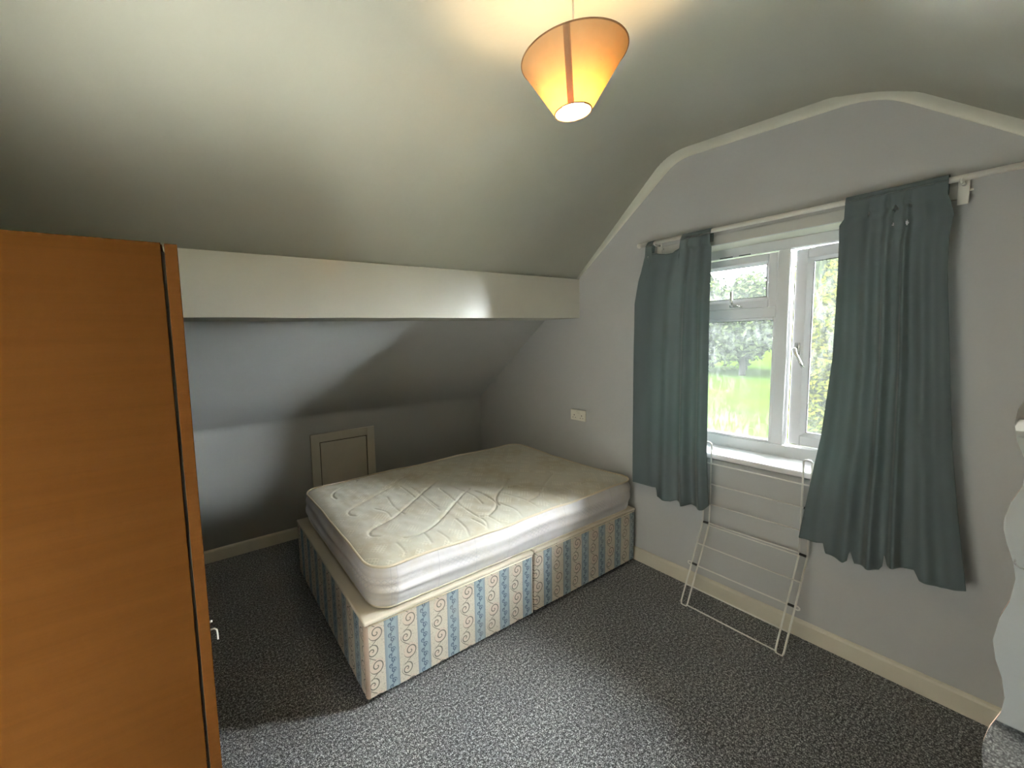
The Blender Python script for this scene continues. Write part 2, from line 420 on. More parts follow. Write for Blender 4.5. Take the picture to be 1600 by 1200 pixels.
bx_ = bm_new(); box(bx_, LX - .15, LX, FY - .2, DY0, -0.1, 2.7); box(bx_, LX - .15, LX, DY1, KY + .2, -0.1, 2.7); box(bx_, LX - .15, LX, DY0, DY1, DZ1, 2.7); S(emit('wall_left', bx_, M['wall']))
bm = bm_new(); x0_, x1_ = LX - .158, LX + .012
box(bm, x0_, x1_, DY0 - .055, DY0 + .008, 0, DZ1 + .05); box(bm, x0_, x1_, DY1 - .008, DY1 + .055, 0, DZ1 + .05); box(bm, x0_, x1_, DY0 + .008, DY1 - .008, DZ1 - .008, DZ1 + .05)
S(emit('door_1', bm, M['skirt']))  # frame of the doorway opened for the fill light
# landing: unseen white room added to throw fill light into the bedroom
GX0, GX1, GY0, GY1, GZ1 = -2.1, LX - .15, -.5, 2.6, 2.4
bm = bm_new()
box(bm, GX0 - .1, GX0, GY0, GY1, 0, GZ1); box(bm, GX0 - .1, GX1, GY0 - .1, GY0, 0, GZ1); box(bm, GX0 - .1, GX1, GY1, GY1 + .1, 0, GZ1)
S(emit('wall_fill_landing', bm, M['landing']))
bx_ = bm_new(); box(bx_, GX0 - .1, GX1, GY0 - .1, GY1 + .1, GZ1, GZ1 + .1); S(emit('ceiling', bx_, M['landing']))
bx_ = bm_new(); box(bx_, GX0 - .1, LX - .2, GY0 - .1, GY1 + .1, -.1, 0.0); S(emit('floor', bx_, M['landing_floor']))
bm = bm_new(); tube(bm, [(-1.45, 1.9, GZ1), (-1.45, 1.9, GZ1 - .05)], [.06, .05], 20)
gl_ = emit('landing_fill_globe', bm, M['landing'], at=(-1.45, 1.9, GZ1)); tag(gl_, 'unseen globe added as fill light on the landing ceiling outside the doorway', 'fill light')
bm = bm_new(); bmesh.ops.create_uvsphere(bm, u_segments=24, v_segments=14, radius=.11, matrix=Matrix.Translation((-1.45, 1.9, GZ1 - .15))); emit('globe', bm, M['globe'], gl_, smooth=True)  # glowing ball added for soft fill, out of sight of the room
bm = bm_new(); tube(bm, [(-1.30, .15, GZ1), (-1.30, .15, GZ1 - .03), (-1.30, .15, GZ1 - .032)], [.055, .055, .035], 20)
dl_ = emit('landing_fill_spot', bm, M['landing'], at=(-1.30, .15, GZ1)); tag(dl_, 'unseen fill lamp added over the landing floor just outside the doorway', 'fill light')
sl_ = bpy.data.lights.new('fill_spot', 'SPOT'); sl_.energy = 13000; sl_.color = (0.95, 1.0, 0.97); sl_.spot_size = radians(52); sl_.spot_blend = .5; sl_.shadow_soft_size = .04  # added spot, its bright floor pool lifts the bedroom ceiling
so_ = bpy.data.objects.new('fill_spot', sl_); COL.objects.link(so_); so_.parent = dl_; so_.location = (0, 0, -.05)

# boxed purlin beam
bm = bm_new(); nx = 60; sec = [(1.99, 1.648), (1.99, 1.93), (2.40, 1.93), (2.40, 1.648)]
rings = []
for k in range(nx + 1):
    x = lerp(LX - .1, WX + 0.02, k / nx); w_ = 0.0025 * mnoise.noise(Vector((x * 3, 0, 0)))
    rings.append([bm.verts.new((x, y + (w_ if y < 2 else 0), z + (w_ if z < 1.7 else 0))) for y, z in sec])
for k in range(nx):
    for i in range(4):
        j = (i + 1) % 4; bm.faces.new((rings[k][i], rings[k + 1][i], rings[k + 1][j], rings[k][j]))
bm.faces.new(rings[0]); bm.faces.new(list(reversed(rings[-1])))
o = S(emit('trim_1', bm, M['beam']))

# window wall with opening
OY0, OY1, OZ0, OZ1 = 0.34, 1.372, 0.80, 1.995
bm = bm_new(); X1 = 2.80
def top(y): return 2.70
prism_yz(bm, [(OY1, -0.1), (KY + .1, -0.1), (KY + .1, 2.7), (OY1, 2.7)], WX, X1)
prism_yz(bm, [(FY - .1, -0.1), (OY0, -0.1), (OY0, 2.7), (FY - .1, 2.7)], WX, X1)
prism_yz(bm, [(OY0, -0.1), (OY1, -0.1), (OY1, OZ0), (OY0, OZ0)], WX, X1)
prism_yz(bm, [(OY0, OZ1), (OY1, OZ1), (OY1, 2.7), (OY0, 2.7)], WX, X1)
S(emit('wall_right', bm, M['wall']))
# cream painted reveal lining (soffit and cheeks)
bm = bm_new()
box(bm, WX + .001, 2.69, OY0 + .004, OY1 - .004, OZ1 - .004, OZ1 + .001)
box(bm, WX + .001, 2.69, OY1 - .004, OY1 + .001, OZ0, OZ1 - .004)
box(bm, WX + .001, 2.69, OY0 - .001, OY0 + .004, OZ0, OZ1 - .004)
S(emit('trim_2', bm, M['reveal']))

# coving between the sloping ceiling and the window wall
inner = [(2.0, 1.915), (1.301, 2.520), (0.498, 2.472), (FY, 0.93)]
path = round_poly(prof, [0, 0.10, 0.12, 0], 8)
L_ = [0]
for a_, b2 in zip(path, path[1:]): L_.append(L_[-1] + hypot(b2[0] - a_[0], b2[1] - a_[1]))
bm = bm_new(); rings = []
for i, p in enumerate(path):
    d = Vector(path[min(i + 1, len(path) - 1)]) - Vector(path[max(i - 1, 0)]); d.normalize()
    n_ = Vector((d.y, -d.x));
    if n_.y > 0: n_ = -n_
    r = 0.030 * min(1, 0.25 + L_[i] / 0.9)
    ring = []
    for k in range(9):
        ph = pi / 2 * k / 8
        q = Vector(p) + n_ * (r * (1 - sin(ph)))
        ring.append(bm.verts.new((WX - r * 2.8 * (1 - cos(ph)) + .001 * (k == 0), q.x, q.y + (.003 if k == 8 else 0))))
    q = Vector(p) - n_ * 0.03
    ring.append(bm.verts.new((WX - r * 2.8, q.x, q.y))); ring.append(bm.verts.new((WX + .01, q.x, q.y)))
    rings.append(ring)
for A, B in zip(rings, rings[1:]):
    m_ = len(A)
    for k in range(m_): 
        f = bm.faces.new((A[k], A[(k + 1) % m_], B[(k + 1) % m_], B[k])); f.smooth = True
bm.faces.new(rings[0]); bm.faces.new(list(reversed(rings[-1])))
S(emit('trim_3', bm, M['ceil']))

# skirting boards
def skirting(name, p0, p1, nrm):
    p0, p1, nrm = Vector(p0), Vector(p1), Vector(nrm); bm = bm_new()
    sec = [(0, 0), (0.016, 0), (0.016, 0.074), (0.013, 0.083), (0.006, 0.088), (0, 0.088)]
    r_ = [[bm.verts.new(p + nrm * a_ + Vector((0, 0, h_))) for a_, h_ in sec] for p in (p0, p1)]
    for i in range(len(sec)):
        j = (i + 1) % len(sec); bm.faces.new((r_[0][i], r_[0][j], r_[1][j], r_[1][i]))
    bm.faces.new(r_[0]); bm.faces.new(list(reversed(r_[1]))); S(emit(name, bm, M['skirt']))
skirting('baseboard_right', (WX, FY, 0), (WX, KY, 0), (-1, 0, 0))
skirting('baseboard_back', (LX, KY, 0), (WX - .016, KY, 0), (0, -1, 0))
skirting('baseboard_left', (LX, DY1 + .056, 0), (LX, KY - .016, 0), (1, 0, 0))
skirting('baseboard_front', (LX + .016, FY, 0), (WX - .016, FY, 0), (0, 1, 0))

# ------------------------------------------------------------ window
win = empty('window_1', (2.69, 0.855, OZ0 + .03), kind='structure')
FX = 2.69                                           # inner face of frame
def frame_bars(name, bars, mat, parent, bevel=0.004):
    bm = bm_new()
    for d in bars: box(bm, *d, bevel=bevel, seg=2)
    return emit(name, bm, mat, parent)
fz0, fz1 = 0.801, 1.994
frame_bars('window_frame', [(FX, FX + .07, OY0 + .005, OY0 + .06, fz0, fz1), (FX, FX + .07, OY1 - .06, OY1 - .005, fz0, fz1),
    (FX, FX + .07, OY0 + .06, OY1 - .06, 1.939, fz1), (FX, FX + .07, OY0 + .06, OY1 - .06, fz0, 0.898)], M['upvc'], win)
frame_bars('mullion', [(FX - .002, FX + .07, 0.829, 0.881, 0.898, 1.939)], M['upvc'], win)
frame_bars('transom', [(FX - .001, FX + .07, 0.881, OY1 - .06, 1.590, 1.645)], M['upvc'], win)
# trickle vents
bm = bm_new()
for y, y2 in ((1.092, 1.157), (1.005, 1.060)): box(bm, FX - .004, FX, y, y2, 1.9395, 1.945)
emit('trickle_vent', bm, M['gasket'], win)
# fixed lower pane with glazing bead
by0, by1, bz0, bz1 = 0.881, OY1 - .06, 0.898, 1.590
def bead(parent, y0, y1, z0, z1, x, w=0.014, name='glazing_bead'):
    return frame_bars(name, [(x, x + .02, y0, y0 + w, z0, z1), (x, x + .02, y1 - w, y1, z0, z1), (x, x + .02, y0 + w, y1 - w, z0, z0 + w), (x, x + .02, y0 + w, y1 - w, z1 - w, z1)], M['upvc'], parent, 0.003)
def gasket(parent, y0, y1, z0, z1, x, w=0.004):
    return frame_bars('gasket', [(x, x + .006, y0, y0 + w, z0, z1), (x, x + .006, y1 - w, y1, z0, z1), (x, x + .006, y0, y1, z0, z0 + w), (x, x + .006, y0, y1, z1 - w, z1)], M['gasket'], parent, 0)
bead(win, by0, by1, bz0, bz1, FX + .008)
gasket(win, by0 + .013, by1 - .013, bz0 + .013, bz1 - .013, FX + .022)
bx('glass_pane', (FX + .028, FX + .032, by0 + .012, by1 - .012, bz0 + .012, bz1 - .012), M['glass'], win)
# sashes: built flat in the frame, then swung about their hinge line
def sash(name, y0, y1, z0, z1, w, hinge, axis, ang, parent):
    root = empty(name, (0, 0, 0)); root.parent = parent
    root.location = Vector(hinge) - Vector(parent.location)
    def put(o):
        return o
    x0 = FX + .004
    o1 = frame_bars('sash_frame', [(x0, x0 + .038, y0, y0 + w, z0, z1), (x0, x0 + .038, y1 - w, y1, z0, z1), (x0, x0 + .038, y0 + w, y1 - w, z0, z0 + w), (x0, x0 + .038, y0 + w, y1 - w, z1 - w, z1)], M['upvc'], root)
    ya, yb, za, zb = y0 + w, y1 - w, z0 + w, z1 - w; g_ = .017; bm = bm_new()
    A_ = [bm.verts.new((x0 + .002, y, z)) for y, z in ((ya, za), (yb, za), (yb, zb), (ya, zb))]
    B_ = [bm.verts.new((x0 + .026, y, z)) for y, z in ((ya + g_, za + g_), (yb - g_, za + g_), (yb - g_, zb - g_), (ya + g_, zb - g_))]
    C_ = [bm.verts.new((x0 + .036, y, z)) for y, z in ((ya, za), (yb, za), (yb, zb), (ya, zb))]
    for P_, Q_ in ((A_, B_), (B_, C_), (C_, A_)):
        for i in range(4): bm.faces.new((P_[i], P_[(i + 1) % 4], Q_[(i + 1) % 4], Q_[i]))
    emit('glazing_bead', bm, M['upvc'], root)
    gasket(root, ya + g_ - .004, yb - g_ + .004, za + g_ - .004, zb - g_ + .004, x0 + .0238, 0.006)
    bx('glass_pane', (x0 + .027, x0 + .031, y0 + w - .004, y1 - w + .004, z0 + w - .004, z1 - w + .004), M['glass'], root)
    root.rotation_euler = (0, 0, ang) if axis == 'z' else (0, ang, 0)
    return root
vent = sash('vent_sash', 0.884, OY1 - .063, 1.648, 1.935, 0.040, (FX + .04, 1.09, 1.935), 'y', radians(-3.5), win)
case = sash('casement_sash', OY0 + .064, 0.826, 0.901, 1.936, 0.052, (FX + .04, OY0 + .064, 1.4), 'z', radians(-8.5), win)
# handles
bm = bm_new(); hx = FX + .004; hy, hz = 0.800, 1.405
box(bm, hx - .010, hx, hy - .012, hy + .012, hz - .022, hz + .045, 0.004)
tube(bm, [(hx - .010, hy, hz + .015), (hx - .034, hy - .002, hz + .010), (hx - .040, hy - .012, hz - .015), (hx - .040, hy - .030, hz - .055), (hx - .038, hy - .043, hz - .085)], [.008, .008, .0075, .007, .006], 10)
emit('window_handle', bm, M['chrome'], case)
bm = bm_new(); hy, hz = 1.085, 1.664
box(bm, hx - .010, hx, hy - .022, hy + .022, hz - .010, hz + .010, 0.003)
tube(bm, [(hx - .010, hy, hz), (hx - .030, hy, hz + .004), (hx - .036, hy, hz + .03), (hx - .036, hy, hz + .085)], [.007, .007, .0065, .006], 10)
tube(bm, [(hx - .010, hy - .004, hz), (hx - .024, hy - .018, hz), (hx - .026, hy - .050, hz - .006)], [.005, .005, .004], 8)
emit('window_handle', bm, M['chrome'], vent)
# outer threshold below the frame
bx('window_sill', (2.463, FX + .001, OY0 - .045, OY1 + .045, 0.806, 0.838), M['sill'], win, bevel=0.012, seg=4)

# ------------------------------------------------------------ batten, rod, brackets
bm = bm_new(); box(bm, WX - .022, WX, 0.262, 1.405, 1.985, 2.036, 0.002)
tag(emit('curtain_batten', bm, M['batten'], at=(WX, .83, 2.01)), 'painted wooden batten fixed to the wall directly above the window opening', 'batten')
rod = empty('curtain_rod', (2.41, 0.7, 2.055), label='long white curtain rod running above the window on small brackets', cat='curtain rod')
bm = bm_new(); tube(bm, [(2.41, 1.475, 2.058), (2.41, 0.8, 2.052), (2.41, -0.16, 2.044)], 0.0115, 16)
emit('pole', bm, M['rod'], rod)
bm = bm_new(); bmesh.ops.create_uvsphere(bm, u_segments=16, v_segments=10, radius=0.016, matrix=Matrix.Translation((2.41, 1.482, 2.058)))
emit('end_cap', bm, M['rod'], rod, smooth=True)
for yb, zb in ((1.385, 2.057), (0.262, 2.047)):
    bm = bm_new()
    box(bm, WX - .027, WX - .0225, yb - .014, yb + .014, zb - .085, zb + .012, 0.002)
    tube(bm, [(WX - .02, yb, zb - .014), (2.42, yb, zb - .016)], 0.006, 10)
    tube(bm, arc((2.41, yb, zb), 0.0165, -pi * .95, pi * .25, 12, (1, 0, 0), (0, 0, 1)), 0.004, 8)
    box(bm, WX - .030, WX - .022, yb - .022, yb - .010, zb - .040, zb - .034)
    emit('bracket', bm, M['rod'], rod)

# ------------------------------------------------------------ curtains
def curtain(name, left, right, bot, topf, tabs, folds, holes, nu, nv, label, XC=2.410, lean=None):
    """left/right: y as a function of z; bot: hem z as a function of u; tabs: u ranges wrapped round the rod"""
    bm = bm_new(); grid = []
    uvl = bm.loops.layers.uv.new('UVMap')
    for i in range(nu + 1):
        u = i / nu; colv = []
        zb = pl(bot, u); tab = any(a_ <= u <= b2 for a_, b2 in tabs); zt = 2.0690 if tab else topf(u)
        if tab:
            yt = lerp(left(2.055), right(2.055), u)
            for k in range(8):
                an = -0.35 * pi + (pi * 1.35) * k / 7
                pass
            back = [(XC + .014, 2.00), (XC + .0155, 2.03)] + [(XC + .0155 * cos(t_), 2.053 + .0165 * sin(t_)) for t_ in [pi * q / 6 for q in range(0, 7)]]
            for (x, z) in back: colv.append(bm.verts.new((x, lerp(left(z), right(z), u), z)))
        else:
            colv = [None] * 9
        z1 = 2.053 if tab else zt
        for j in range(nv + 1):
            v = j / nv; z = lerp(z1, zb, v)
            if tab and j == 0: z = 2.040
            y = lerp(left(z), right(z), u)
            d = min(1, max(0, (2.04 - z) / 0.55)) ** 0.8; low = max(0, (1.0 - z) / 0.5)
            x = XC - 0.0165
            for (c_, w_, a_, g_) in folds:
                cc = c_ + g_ * (2.0 - z)
                x -= 0.75 * (a_ * (0.25 + 0.75 * d) + a_ * 0.5 * low) * math.exp(-((u - cc) / w_) ** 2)
            x += 0.004 * d * mnoise.noise(Vector((u * 5, z * 2.5, 3.1)))
            if z > 1.985: x = max(x, XC - 0.022) - 0.0
            if z < 1.985 and z > 1.90: x -= 0.003 * sin((1.985 - z) / 0.085 * pi)
            if lean: x += lean(u, z)
            colv.append(bm.verts.new((x, y, z)))
        grid.append(colv)
    for i in range(nu):
        A, B = grid[i], grid[i + 1]
        for j in range(len(A) - 1):
            q = (A[j], B[j], B[j + 1], A[j + 1])
            if any(v is None for v in q): continue
            cy = sum(v.co.y for v in q) / 4; cz = sum(v.co.z for v in q) / 4
            if j > 9 and any(abs(cy - hy) < hw * (1 - abs(cz - hz) / hh) for hy, hz, hw, hh in holes if abs(cz - hz) < hh): continue
            f = bm.faces.new(q); f.smooth = True
    o = emit(name, bm, M['curtain'], at=(XC, lerp(left(2.05), right(2.05), .5), 2.05))
    md = o.modifiers.new('thickness', 'SOLIDIFY'); md.thickness = 0.0018; md.offset = 0
    return tag(o, label, 'curtain')
Lleft = lambda z: pl([(0.56, 1.499), (0.79, 1.501), (1.20, 1.502), (1.707, 1.500), (1.842, 1.477), (1.94, 1.447), (1.982, 1.438), (2.042, 1.435), (2.07, 1.42)], z)
Lright = lambda z: pl([(0.54, 1.040), (0.60, 1.047), (0.881, 1.062), (1.237, 1.065), (1.652, 1.070), (1.970, 1.069), (1.985, 1.078), (2.07, 1.078)], z)
def Ltop(u):   # sagging heading between the two tabs
    return pl([(0, 1.995), (0.20, 1.990), (0.24, 1.984), (0.36, 1.974), (0.46, 1.974), (0.55, 1.990), (0.60, 2.00), (1, 2.0)], u)
Lbot = [(0, .566), (.12, .568), (.225, .572), (.37, .583), (.378, .53), (.47, .520), (.545, .520), (.61, .536), (.70, .521), (.79, .540), (.88, .528), (.96, .540), (1, .564)]
curtain('curtain', Lleft, Lright, Lbot, Ltop, [(-0.01, 0.115), (0.565, 1.01)],
    [(0.30, 0.10, 0.020, 0.02), (0.52, 0.07, 0.030, -0.03), (0.73, 0.05, 0.040, -0.01), (0.93, 0.06, 0.042, 0.0)], [(1.419, 1.975, .0035, .008)], 110, 150,
    'narrower dark teal curtain with one drooping corner, hanging nearest the bed')
Rleft = lambda z: pl([(0.54, .658), (0.60, .652), (0.84, .624), (1.041, .599), (1.39, .575), (1.749, .574), (1.955, .577), (1.978, .564), (2.07, .563)], z)
Rright = lambda z: pl([(0.534, .172), (0.822, .206), (1.062, .231), (1.398, .255), (1.729, .277), (1.85, .279), (1.923, .272), (1.975, .283), (2.0, .291), (2.07, .291)], z)
Rbot = [(0, .538), (.18, .552), (.197, .505), (.33, .500), (.355, .515), (.362, .556), (.37, .556), (.392, .503), (.54, .508), (.562, .530), (.566, .575), (.574, .575), (.59, .540), (.74, .555), (.77, .522), (.88, .516), (1, .534)]
curtain('curtain', Rleft, Rright, Rbot, lambda u: 2.06, [(-0.01, 1.01)],
    [(0.10, 0.06, 0.018, 0.02), (0.30, 0.055, 0.030, 0.02), (0.47, 0.035, 0.034, 0.01), (0.64, 0.03, 0.036, -0.01), (0.80, 0.05, 0.022, 0.0), (0.95, 0.05, 0.012, 0)],
    [(.490, 1.981, .0035, .010), (.418, 1.985, .0045, .013), (.4175, 1.979, .009, .0035), (.379, 1.982, .0035, .009), (.421, 1.921, .0035, .009), (.383, 1.918, .006, .014)], 150, 260,
    'wide dark teal curtain with small torn holes near its top, flaring at the hem')

# ------------------------------------------------------------ folding airer leaning under the sill
air = empty('clothes_airer', (2.35, 0.88, 0), label='white wire folding clothes airer leaning against the window sill', cat='clothes airer')
R_ = 0.0040; XU = 2.446
def low(t, y):   # point on the slanted lower section, t=0 hinge, t=1 foot
    return Vector((lerp(XU, 2.253, t), y, lerp(0.434, R_ + .001, t)))
yo0, yi0, yi1, yo1 = 1.098, 1.065, 0.668, 0.637
zt = 0.906; dz = (zt - 0.434) / 4
for a_, b2 in ((yo0, yi0), (yo1, yi1)):   # upper section, outer and inner uprights joined over the top
    bm = bm_new()
    tube(bm, [(XU, a_, 0.430), (XU, a_, zt - .012), (XU, lerp(a_, b2, .15), zt - .003), (XU, lerp(a_, b2, .5), zt), (XU, lerp(a_, b2, .85), zt - .003), (XU, b2, zt - .012), (XU, b2, 0.430)], R_, 8)
    emit('upper_frame', bm, M['wire'], air)
yl = lambda t, y: y + (0.016 * t)
for a_, b2 in ((yo0, yi0), (yo1, yi1)):
    bm = bm_new(); A0, A1, B1, B0 = low(0, a_), low(1, yl(1, a_)), low(1, yl(1, b2)), low(0, b2)
    tube(bm, [A0, low(.97, yl(1, a_)), lerp(A1, B1, .12), lerp(A1, B1, .88), low(.97, yl(1, b2)), B0], R_, 8)
    tube(bm, [A0, lerp(A0, B0, .5) + Vector((0, 0, .004)), B0], R_, 8)
    emit('lower_frame', bm, M['wire'], air)
def rail(p, q):
    bm = bm_new(); tube(bm, [p, q], R_ * .9, 8); emit('rail', bm, M['wire'], air)
rail((XU - .005, yo0, 0.787), (XU - .005, yo1, 0.785)); rail((XU - .005, yi0, 0.670), (XU - .005, yo1, 0.672))
rail((XU - .005, yi0, 0.552), (XU - .005, yi1, 0.556)); rail((XU - .005, yi0, 0.440), (XU - .005, yi1, 0.444)); rail((XU - .008, yi0, 0.428), (XU - .008, yi1, 0.430))
for t, ya, yb in ((.26, yo0, yo1), (.76, yo0, yo1)):
    rail(low(t, yl(t, ya)) + Vector((-.004, 0, 0)), low(t, yl(t, yb)) + Vector((-.004, 0, 0)))
rail(low(.51, yl(.51, yi0)) + Vector((-.004, 0, 0)), low(.51, yl(.51, yi1)) + Vector((-.004, 0, 0)))
rail(low(.985, yl(1, yi0)), low(.985, yl(1, yi1)))
def joint(p, q, hook=None):
    bm = bm_new(); tube(bm, [p, q], 0.0062, 10); emit('joint', bm, M['joint'], air)
joint((XU - .003, yo0 - .004, .436), (XU - .003, yi0 + .004, .438)); joint((XU - .003, yi1 - .002, .438), (XU - .003, yo1 + .003, .436))
joint((XU - .003, yi1 - .010, .671), (XU - .003, yo1 + .004, .671))
for ya, yb, s in ((yo0, yi0, 1), (yo1, yi1, -1)):
    p = low(.51, yl(.51, ya)); q = low(.51, yl(.51, yb)); joint(lerp(p, q, .12), lerp(p, q, .88))
    bm = bm_new(); c_ = p + Vector((-.003, s * .006, 0))
    tube(bm, [c_ + Vector((0, -s * .006, .008)), c_ + Vector((0, s * .004, .009)), c_ + Vector((0, s * .011, .004)), c_ + Vector((0, s * .011, -.004)), c_ + Vector((0, s * .004, -.009)), c_ + Vector((0, -s * .006, -.008))], R_ * .8, 8)
    emit('hook', bm, M['wire'], air)

# ------------------------------------------------------------ divan base and mattress
BX0, BXM, BX1, BY0, BY1 = 0.540, 1.503, 2.433, 1.502, 2.680
def divan(x0, x1, zb, zt, label, outer, dy):
    cx = (x0 + x1) / 2
    root = empty('divan_base', (cx, (BY0 + BY1) / 2, 0), label=label, cat='divan base', group='two halves of the divan')
    bm = bm_new(); uvl = bm.loops.layers.uv.new('UVMap')
    y0, y1 = BY0 + dy, BY1 + dy
    vs = box(bm, x0, x1, y0, y1, zb, zt - .006)
    es = [e for e in bm.edges if abs(e.verts[0].co.z - e.verts[1].co.z) > .1]
    bmesh.ops.bevel(bm, geom=es, offset=0.014, segments=4, profile=.5, affect='EDGES')
    bmesh.ops.subdivide_edges(bm, edges=[e for e in bm.edges if e.calc_length() > .3], cuts=24, use_grid_fill=True)
    for v in bm.verts:
        if v.co.y < y0 + .003: v.co.y += 0.0022 * mnoise.noise(Vector((v.co.x * 6, v.co.z * 7, 0))); 
        if v.co.z < zb + .002: v.co.z += 0.003 * mnoise.noise(Vector((v.co.x * 7, v.co.y * 5, 9)))
    bm.normal_update()
    for f in bm.faces:
        n_ = f.normal
        for l in f.loops:
            c_ = l.vert.co
            l[uvl].uv = ((c_.x - 0.626 if abs(n_.y) > abs(n_.x) else c_.y * 1.0 + 0.02), c_.z)
    emit('base_body', bm, M['divan'], root)
    bm = bm_new(); box(bm, x0 - .002, x1 + .002, y0 - .002, y1 + .002, zt - .016, zt, 0.006, 3)
    emit('platform_top', bm, M['platform'], root)
    bm = bm_new(); tube(bm, [(x0 + .01, y0 - .002, zt - .018), (x1 - .01, y0 - .002, zt - .018)], 0.0028, 8)
    emit('edge_piping', bm, M['piping'], root)
    if outer:
        bm = bm_new(); pts = arc((x0 + .014, y0 + .014, 0), .0155, pi, 1.5 * pi, 5, (1, 0, 0), (0, 1, 0))
        a_ = [bm.verts.new((p.x, p.y, zb + .002)) for p in pts]; b2 = [bm.verts.new((p.x, p.y, zt - .016)) for p in pts]
        for i in range(5): bm.faces.new((a_[i], a_[i + 1], b2[i + 1], b2[i]))
        o = emit('corner_tape', bm, M['corner_tape'], root); md = o.modifiers.new('t', 'SOLIDIFY'); md.thickness = .001
    for x in (x0 + .045, x1 - .045):
        for y in (y0 + .05, y1 - .06):
            bm = bm_new(); tube(bm, [(x - .011, y, .0185), (x + .011, y, .0185)], .0185, 18)
            box(bm, x - .016, x + .016, y - .012, y + .012, .030, zb + .004, .002)
            emit('caster', bm, M['caster'], root)
    return root
divan(BX0, BXM, 0.030, 0.372, 'scroll-striped fabric divan half at the foot end, its corner out in the room', True, 0.0)
divan(BXM + .006, BX1, 0.033, 0.378, 'scroll-striped fabric divan half pushed up against the window wall', False, 0.002)

mat_root = empty('mattress', (1.5, 2.09, 0.378), label='cream quilted double mattress with stains lying on the divan base', cat='mattress')
MX0, MX1, MY0, MY1, MZ0, MZ1 = 0.572, 2.455, 1.492, 2.672, 0.3795, 0.566
GL = [[(0.704,2.338),(0.695,2.391),(0.733,2.462),(0.819,2.502),(0.914,2.555),(0.93,2.60)],
[(0.711,2.035),(0.688,2.067),(0.695,2.112),(0.739,2.147),(0.898,2.241),(1.053,2.327),(1.161,2.403),(1.266,2.459),(1.369,2.432)],
[(0.727,1.746),(0.691,1.766),(0.696,1.817),(0.746,1.85),(0.863,1.895),(1.056,2.033),(1.257,2.174),(1.405,2.26),(1.499,2.281)],
[(0.819,1.668),(0.863,1.651),(0.943,1.67),(1.049,1.725),(1.233,1.859),(1.379,1.955),(1.439,1.985)],
[(1.45,1.933),(1.458,1.846),(1.45,1.761),(1.428,1.706),(1.364,1.658),(1.296,1.631),(1.262,1.644)],
[(1.428,1.692),(1.455,1.757),(1.529,1.825),(1.614,1.878),(1.754,1.974)],
[(1.605,1.64),(1.697,1.653),(1.826,1.736),(1.959,1.819),(2.056,1.865)],
[(1.656,1.864),(1.744,1.825),(1.804,1.77),(1.866,1.706),(1.941,1.667),(2.035,1.631),(2.094,1.641)],
[(1.02,2.341),(1.11,2.383),(1.213,2.465),(1.292,2.492),(1.45,2.393)]]
GS = [[(0.97,2.187),(0.938,2.034),(0.944,1.91)],[(0.839,2.066),(0.881,1.995),(0.871,1.926)],[(1.168,2.241),(1.137,1.973),(1.126,1.835)],
[(1.118,2.303),(1.112,2.135),(1.1,2.05)],[(1.293,2.101),(1.252,1.794),(1.247,1.667),(1.253,1.591),(1.217,1.53)],[(1.374,2.11),(1.394,1.958),(1.395,1.861),(1.368,1.764)],
[(1.14,1.697),(1.128,1.592),(1.10,1.53)],[(0.986,1.63),(0.996,1.56),(0.99,1.53)],[(0.919,1.658),(0.914,1.602),(0.906,1.56)],[(0.765,1.634),(0.768,1.56),(0.75,1.53)],
[(1.45,1.703),(1.471,1.606),(1.45,1.53)],[(1.21,1.646),(1.221,1.55)],[(1.297,1.619),(1.309,1.54)],[(1.168,2.194),(1.152,2.042),(1.14,1.876)],[(1.703,1.633),(1.678,1.55)],
[(2.078,2.62),(2.122,2.462),(2.252,2.389)],[(1.617,2.475),(1.799,2.31),(1.996,2.207)],[(2.006,2.079),(2.219,2.059),(2.343,2.013)],
[(1.56,1.80),(1.60,1.68),(1.59,1.56)],[(1.80,1.70),(1.78,1.60),(1.80,1.55)],[(1.93,1.66),(1.92,1.58)]]
def chaikin(p, n=2):
    for _ in range(n):
        q = [p[0]]
        for a_, b2 in zip(p, p[1:]):
            q.append((a_[0] * .75 + b2[0] * .25, a_[1] * .75 + b2[1] * .25)); q.append((a_[0] * .25 + b2[0] * .75, a_[1] * .25 + b2[1] * .75))
        q.append(p[-1]); p = q
    return p
SEG = [(s, 1.0) for l in GL for s in zip(chaikin(l), chaikin(l)[1:])] + [(s, 0.55) for l in GS for s in zip(chaikin(l), chaikin(l)[1:])]
CELL = {}
for (a_, b2), k_ in SEG:
    for ix in range(int((min(a_[0], b2[0]) - .06) / .06), int((max(a_[0], b2[0]) + .06) / .06) + 1):
        for iy in range(int((min(a_[1], b2[1]) - .06) / .06), int((max(a_[1], b2[1]) + .06) / .06) + 1):
            CELL.setdefault((ix, iy), []).append((a_, b2, k_))
def groove(x, y):
    g = 0.0
    for a_, b2, k_ in CELL.get((int(x / .06), int(y / .06)), ()):
        dx, dy = b2[0] - a_[0], b2[1] - a_[1]; t = max(0, min(1, ((x - a_[0]) * dx + (y - a_[1]) * dy) / (dx * dx + dy * dy + 1e-9)))
        d = hypot(x - a_[0] - t * dx, y - a_[1] - t * dy); w_ = 0.0075 if k_ > .9 else 0.0065
        g = max(g, k_ * math.exp(-(d / w_) ** 2))
    return g
